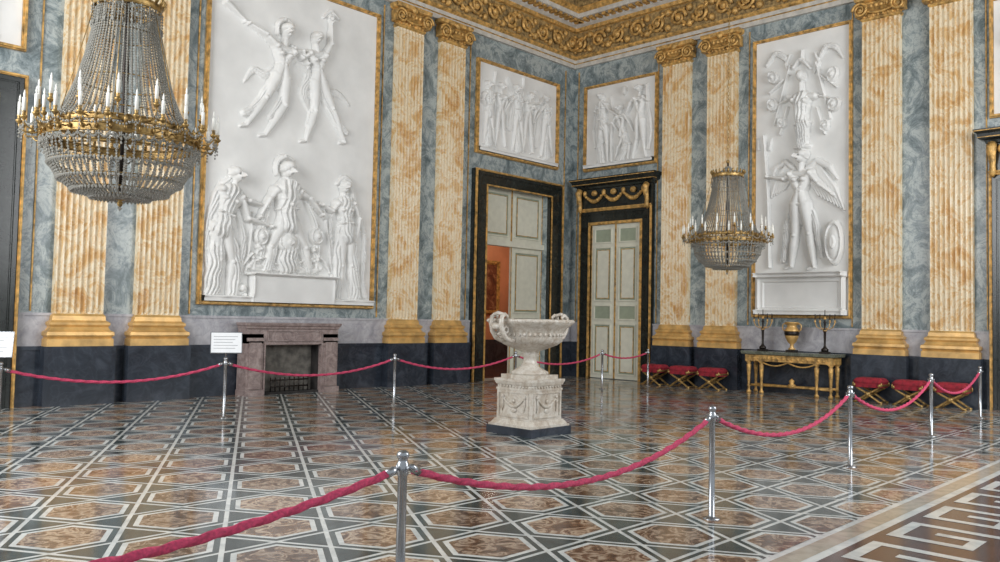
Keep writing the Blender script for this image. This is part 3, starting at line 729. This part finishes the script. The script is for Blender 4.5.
for i in range(36):
    a=2*pi*i/36;c=math.cos(a);s_=math.sin(a)
    q.ell((.775*c,.775*s_,.64),(.02,.02,.028),'agedgilt',6,5)
    q.tube([(.77*c,.77*s_,.68),(.78*c,.78*s_,.73),(.77*c,.77*s_,.77)],[.014,.022,.004],5,'agedgilt')
def candle(rad,a,z0,zc):
    c=math.cos(a);s_=math.sin(a)
    P=lambda r_,z:(r_*c,r_*s_,z)
    q.tube([P(rad-.22,z0),P(rad-.14,z0-.04),P(rad-.05,z0-.04),P(rad,z0+.01),P(rad-.0,zc)],.009,6,'agedgilt')
    q.lathe([(.006,-.03),(.03,-.005),(.036,.01),(.018,.02),(.017,.05),(.024,.06)],10,P(rad,zc),'agedgilt')
    q.lathe([(.018,.05),(.018,.19),(.015,.197)],8,P(rad,zc),'candle')
    q.lathe([(.007,.195),(.012,.22),(.008,.25),(.001,.275)],8,P(rad,zc),'candle')
    for k in range(4): q.bead(P(rad,zc-.05-.035*k),.012,'crystal')
for i in range(24): candle(.96,2*pi*i/24,.66,.72)
for i in range(14): candle(.80,2*pi*(i+.5)/14,.80,.90)
for i in range(48):
    a=2*pi*i/48
    for k in range(7):
        aa=a+2*pi/48*k/7;q.bead((.78*math.cos(aa),.78*math.sin(aa),.58-.05*math.sin(pi*k/7)),.013,'crystal')
    for k in range(3): q.bead((.78*math.cos(a),.78*math.sin(a),.56-.04*k),.014,'crystal',1.5)
for i in range(24):
    a0=2*pi*i/24
    for k in range(1,9):
        aa=a0+2*pi/24*k/9;q.bead((.95*math.cos(aa),.95*math.sin(aa),.70-.07*math.sin(pi*k/9)),.012,'crystal')
tent=[(.68,.79),(.60,.90),(.53,1.06),(.46,1.26),(.39,1.52),(.34,1.78),(.31,2.02)]
strings(tent,62,.030,.0148)
for r_,z in ((.60,.90),(.46,1.26),(.34,1.78)): ring(r_-.02,z,.007,'agedgilt',36)
q.lathe([(.02,.1),(.02,.7),(.05,.8),(.03,.95),(.02,1.2),(.04,1.4),(.02,1.6),(.02,2.4)],12,(0,0,0),'bronze')
band(.34,2.05,2.11)
for i in range(24):
    a=2*pi*i/24;c=math.cos(a);s_=math.sin(a)
    q.tube([(.34*c,.34*s_,2.11),(.37*c,.37*s_,2.17),(.36*c,.36*s_,2.21)],[.015,.022,.004],6,'agedgilt')
    for k in range(5): q.bead((.35*c,.35*s_,2.03-.032*k),.013,'crystal')
    q.bead((.35*c,.35*s_,1.85),.018,'crystal',2)
strings([(.33,2.11),(.20,2.16),(.10,2.22),(.05,2.28)],26,.033,.013)
for a in range(6):
    c=math.cos(a*pi/3);s_=math.sin(a*pi/3)
    q.tube([(0,0,.66),(.76*c,.76*s_,.66)],.012,6,'agedgilt');q.tube([(0,0,2.08),(.33*c,.33*s_,2.08)],.012,6,'agedgilt')
    q.tube([(.64*c,.64*s_,.8),(.33*c,.33*s_,2.06)],.005,5,'agedgilt')
q.ell((0,0,2.40),.04,'agedgilt')
zt=ZC-2.9-.01
k=0;z=2.43
while z<zt-.1:
    a=k%2
    q.tube([(.020*math.cos(t_)*(1-a),.020*math.cos(t_)*a,z+.05+.05*math.sin(t_)) for t_ in [i*pi/5 for i in range(10)]],.006,5,'agedgilt',closed=True)
    z+=.085;k+=1
q.lathe([(.01,zt-.14),(.05,zt-.12),(.12,zt-.04),(.14,zt)],16,(0,0,0),'agedgilt')
ch0=q.obj('crystal_chandelier',loc=(-16.80,-7.34,2.9))
link('crystal_chandelier.001',ch0.data,(-3.69,-7.34,2.9))

# ------------------------------------------------------------ barrier posts, ropes, signs
pq=MB(['steel'])
pq.lathe([(.0,0),(.075,0),(.075,.008),(.045,.018),(.027,.03),(.026,.86),(.033,.865),(.033,.93),(.027,.935),(.027,.955),(.034,.96),(.036,.975),(.03,.99),(.012,1.0),(0,1.0)],24)
for k in range(4):
    a=k*pi/2;pq.tube([(.03*math.cos(a),.03*math.sin(a),.90),(.048*math.cos(a),.048*math.sin(a),.895),(.05*math.cos(a),.05*math.sin(a),.915)],.005,6)
front=[(-21.1,-13.0),(-17.39,-12.80),(-13.66,-12.60),(-9.90,-12.38),(-5.92,-12.14),(-2.2,-11.93)]
back=[(-20.3,-3.55),(-16.8,-3.55),(-13.48,-3.55),(-9.89,-3.55),(-6.4,-3.57),(-3.17,-3.6),(-1.22,-3.68)]
post=None
for x,y in front+back:
    if post is None: post=pq.obj('barrier_post',loc=(x,y,0))
    else: link('barrier_post.001',post.data,(x,y,0))
def rope(a,b_,sag):
    q=MB(['rope','steel']);n=int(math.hypot(a[0]-b_[0],a[1]-b_[1])/.02);pts=[]
    for i in range(n+1):
        t_=i/n;pts.append((a[0]+(b_[0]-a[0])*t_,a[1]+(b_[1]-a[1])*t_,.905-sag*4*t_*(1-t_)))
    d=Vector((b_[0]-a[0],b_[1]-a[1],0)).normalized()
    e=4
    q.tube(pts[e:-e],.0195,12,'rope',lobes=3,twist=.75,lob=.26)
    for sg,P0 in ((1,a),(-1,b_)):
        p0=Vector((P0[0],P0[1],.905));pts2=[p0+d*sg*.045,p0+d*sg*.065+Vector((0,0,-.008)),p0+d*sg*.12+Vector((0,0,-.04*sag/.3))]
        q.tube(pts2,[.010,.024,.025],10,'steel')
    q.obj('barrier_rope')
for L_,sg in ((front,.31),(back,.27)):
    for a,b_ in zip(L_,L_[1:]):
        sc=.19/.31 if a[0]<-21 else 1
        rope(a,b_,sc*sg*(math.hypot(a[0]-b_[0],a[1]-b_[1])/3.7))
def sign(x,y):
    e=bpy.data.objects.new('information_sign',None);COL.objects.link(e)
    q=MB(['sign','signink','steel'])
    q.box((-.24,-.012,-.17),(.24,.012,.17),'sign')
    q.box((-.25,-.016,-.18),(.25,.004,-.17),'steel');q.box((-.25,-.016,.17),(.25,.004,.18),'steel')
    q.box((-.25,-.016,-.17),(-.24,.004,.17),'steel');q.box((.24,-.016,-.17),(.25,.004,.17),'steel')
    for k in range(5): q.box((-.20,-.014,.10-.05*k),(.18-.04*(k%3),-.0121,.106-.05*k),'signink')
    o=q.obj('board',parent=e);o.location=(0,-.04,1.24);o.rotation_euler=(-.3,0,0)
    q=MB(['steel']);q.tube([(0,0,1.001),(0,0,1.1),(0,-.03,1.2)],.012,8,'steel');q.obj('bracket',parent=e)
    e.location=(x,y,0);e.rotation_euler=(0,0,-.45)
sign(-13.48,-3.55);sign(-16.9,-3.55)

# ------------------------------------------------------------ console table with ornaments
q=MB(['tabletop','gold'],TB)
S0,S1,O0,O1=6.22,8.54,.2,.78
q.rloft((S0+S1)/2,(S1-S0)/2,O1,[(0,.96),(.03,.98),(.04,1.03),(.04,1.05)],'tabletop',back=O0)
q.box((S0+.05,O0+.03,.80),(S1-.05,O1-.03,.96),'gold')
q.frame(S0+.2,S1-.2,.81,.95,.02,O1-.04,O1-.015,'gold')
for k in range(15): q.ell((S0+.28+k*.126,O1-.03,.88),(.04,.02,.04),'gold',8,6)
for c in (S0+.12,S1-.12,S0+.46,S1-.46):
    for o_ in (O0+.1,O1-.1):
        if c in (S0+.46,S1-.46) and o_<.4: continue
        q.box((c-.06,o_-.06,.78),(c+.06,o_+.06,.96),'gold')
        q.lathe([(.02,0),(.055,.0),(.055,.05),(.03,.08),(.028,.14),(.045,.18),(.03,.22),(.032,.3),(.05,.6),(.058,.7),(.035,.73),(.058,.76),(.058,.79)],14,(c,o_,0),'gold')
q.tube([(S0+.12,O0+.1,.2),((S0+S1)/2,(O0+O1)/2,.2),(S1-.12,O0+.1,.2)],.03,8,'gold');q.tube([(S0+.12,O1-.1,.2),((S0+S1)/2,(O0+O1)/2,.2),(S1-.12,O1-.1,.2)],.03,8,'gold')
q.tube([(S0+.46+1.4*i/16,O1-.06,.79-.09*math.sin(pi*(i%8)/8)) for i in range(17)],.02,6,'gold')
q.lathe([(.0,.17),(.09,.17),(.1,.24),(.05,.28),(.07,.34),(.01,.4)],14,((S0+S1)/2,(O0+O1)/2,0),'gold')
q.obj('console_table')
q=MB(['goldbase','bronze'])
q.box((-.11,-.11,0),(.11,.11,.06),'bronze');q.lathe([(.08,.06),(.09,.08),(.04,.13),(.05,.16),(.04,.19),(.10,.25),(.155,.36),(.175,.46),(.17,.54),(.13,.6),(.11,.64),(.12,.68),(.165,.72),(.17,.74),(.14,.745),(.1,.68)],28,(0,0,0),'goldbase')
q.lathe([(.162,.40),(.181,.46),(.176,.52)],28,(0,0,0),'bronze')
for sg in (-1,1): q.tube([(0,sg*.16,.5),(0,sg*.23,.56),(0,sg*.24,.66),(0,sg*.19,.71),(0,sg*.14,.68)],.016,8,'goldbase')
q.obj('gilt_vase',loc=(-.5,-7.38,1.05))
q=MB(['bronze','goldbase','candle'])
q.box((-.1,-.1,0),(.1,.1,.05),'bronze');q.lathe([(.08,.05),(.09,.1),(.04,.15),(.025,.2),(.03,.5),(.05,.55),(.025,.6),(.02,.72),(.04,.75),(.02,.78),(.01,.82)],18,(0,0,0),'bronze')
for a in (-1,-.5,.5,1):
    q.tube([(0,0,.62),(0,a*.1,.58),(0,a*.2,.64),(0,a*.24,.74)],.011,7,'goldbase')
    q.lathe([(.01,.0),(.035,.02),(.015,.03),(.018,.07)],10,(0,a*.24,.74),'goldbase');q.lathe([(.011,.07),(.011,.2),(.002,.21)],8,(0,a*.24,.74),'bronze')
q.lathe([(.035,.0),(.035,.02),(.015,.03),(.018,.07)],10,(0,0,.82),'goldbase');q.lathe([(.011,.07),(.011,.22),(.002,.23)],8,(0,0,.82),'bronze')
for i in range(10):
    a=i*2*pi/10;q.ell((.035*math.cos(a),.035*math.sin(a),.55),.018,'goldbase',6,5)
c0=q.obj('candelabrum',loc=(-.5,-6.62,1.05));link('candelabrum.001',c0.data,(-.5,-8.2,1.05))

# ------------------------------------------------------------ X-frame stools
q=MB(['agedgilt','redv'])
for o_ in (-.2,.2):
    for sg in (-1,1):
        q.tube([(o_,sg*-.31,.0),(o_,sg*-.25,.03),(o_,sg*-.12,.12),(o_,0,.20),(o_,sg*.12,.27),(o_,sg*.23,.33),(o_,sg*.27,.40)],[.03,.028,.026,.03,.026,.028,.035],8,'agedgilt')
    q.ell((o_*1.12,0,.20),(.03,.06,.06),'agedgilt')
for sg in (-1,1):
    q.tube([(-.26,sg*.28,.40),(.26,sg*.28,.40)],.028,8,'agedgilt');q.tube([(-.2,sg*.26,.03),(.2,sg*.26,.03)],.015,8,'agedgilt')
    q.ell((-.27,sg*.28,.40),.038,'agedgilt');q.ell((.27,sg*.28,.40),.038,'agedgilt')
q.tube([(-.2,0,.20),(.2,0,.20)],.02,8,'agedgilt')
n=14;vs=[];fs=[]
for sgn in (1,-1):
    for i in range(n+1):
        for j in range(n+1):
            a=-1+2*i/n;b_=-1+2*j/n;e=((1-abs(a)**6)*(1-abs(b_)**6))**.5
            vs.append((a*.25,b_*.31,.465+sgn*(.012+.085*e)+.02*abs(b_)**3))
m_=(n+1)**2
for L_ in (0,m_):
    for i in range(n):
        for j in range(n): k=L_+i*(n+1)+j;fs.append((k,k+1,k+n+2,k+n+1))
for i in range(n):
    for a,b_ in ((i,i+1),(n*(n+1)+i,n*(n+1)+i+1),(i*(n+1),(i+1)*(n+1)),(i*(n+1)+n,(i+1)*(n+1)+n)): fs.append((a,b_,b_+m_,a+m_))
q.add(vs,fs,'redv',True)
q.box((-.24,-.29,.35),(.24,.29,.44),'redv')
for sg in (-1,1):
    for o_ in (-.24,.24): q.ell((o_,sg*.31,.42),(.02,.02,.05),'agedgilt',8,6)
st=None
for y in (-3.58,-4.46,-5.34,-9.35,-10.2,-11.05):
    if st is None: st=q.obj('x_frame_stool',loc=(-.72,y,0))
    else: link('x_frame_stool.001',st.data,(-.72,y,0))

# ------------------------------------------------------------ light
w=bpy.data.worlds.new('daylight');bpy.context.scene.world=w;w.use_nodes=True
bg=w.node_tree.nodes['Background'];bg.inputs[0].default_value=(.86,.94,1.0,1);bg.inputs[1].default_value=.62
def area(name,loc,tgt,sx,sy,power,col):
    l=bpy.data.lights.new(name,'AREA');l.shape='RECTANGLE';l.size=sx;l.size_y=sy;l.energy=power;l.color=col
    o=bpy.data.objects.new(name,l);COL.objects.link(o);o.location=loc
    o.rotation_euler=(Vector(tgt)-Vector(loc)).to_track_quat('-Z','Y').to_euler()
area('added_fill_front',(-6.5,-20.0,6.5),(-3,-3,4),9,7,1250,(.97,.985,1))  # unseen area lamp added past the open front, grazes the right-wall reliefs
area('added_fill_side',(-24.0,-6.5,6.5),(-6,-1,4),8,7,1500,(.98,.99,1))  # second added lamp, beyond the open left side, rakes across the back-wall reliefs
l=bpy.data.lights.new('adjoining_room_lamp','POINT');l.energy=300;l.color=(1,.87,.7);l.shadow_soft_size=.4
o=bpy.data.objects.new('adjoining_room_lamp',l);COL.objects.link(o);o.location=(0,3.2,5.2)

# ------------------------------------------------------------ camera
cd=bpy.data.cameras.new('camera');co=bpy.data.objects.new('camera',cd);COL.objects.link(co)
yaw,pit,rol=-.8091,.0448,.0206
cy,sy=math.cos(yaw),math.sin(yaw)
fw=Vector((-sy*math.cos(pit),cy*math.cos(pit),math.sin(pit)));rt=Vector((cy,sy,0));up=rt.cross(fw)
r2=rt*math.cos(rol)+up*math.sin(rol);u2=-rt*math.sin(rol)+up*math.cos(rol)
mt=Matrix(((r2.x,u2.x,-fw.x,-20.39),(r2.y,u2.y,-fw.y,-16.372),(r2.z,u2.z,-fw.z,1.735),(0,0,0,1)))
co.matrix_world=mt
cd.sensor_width=36;cd.lens=834.37*36/1000;cd.clip_end=200
bpy.context.scene.camera=co
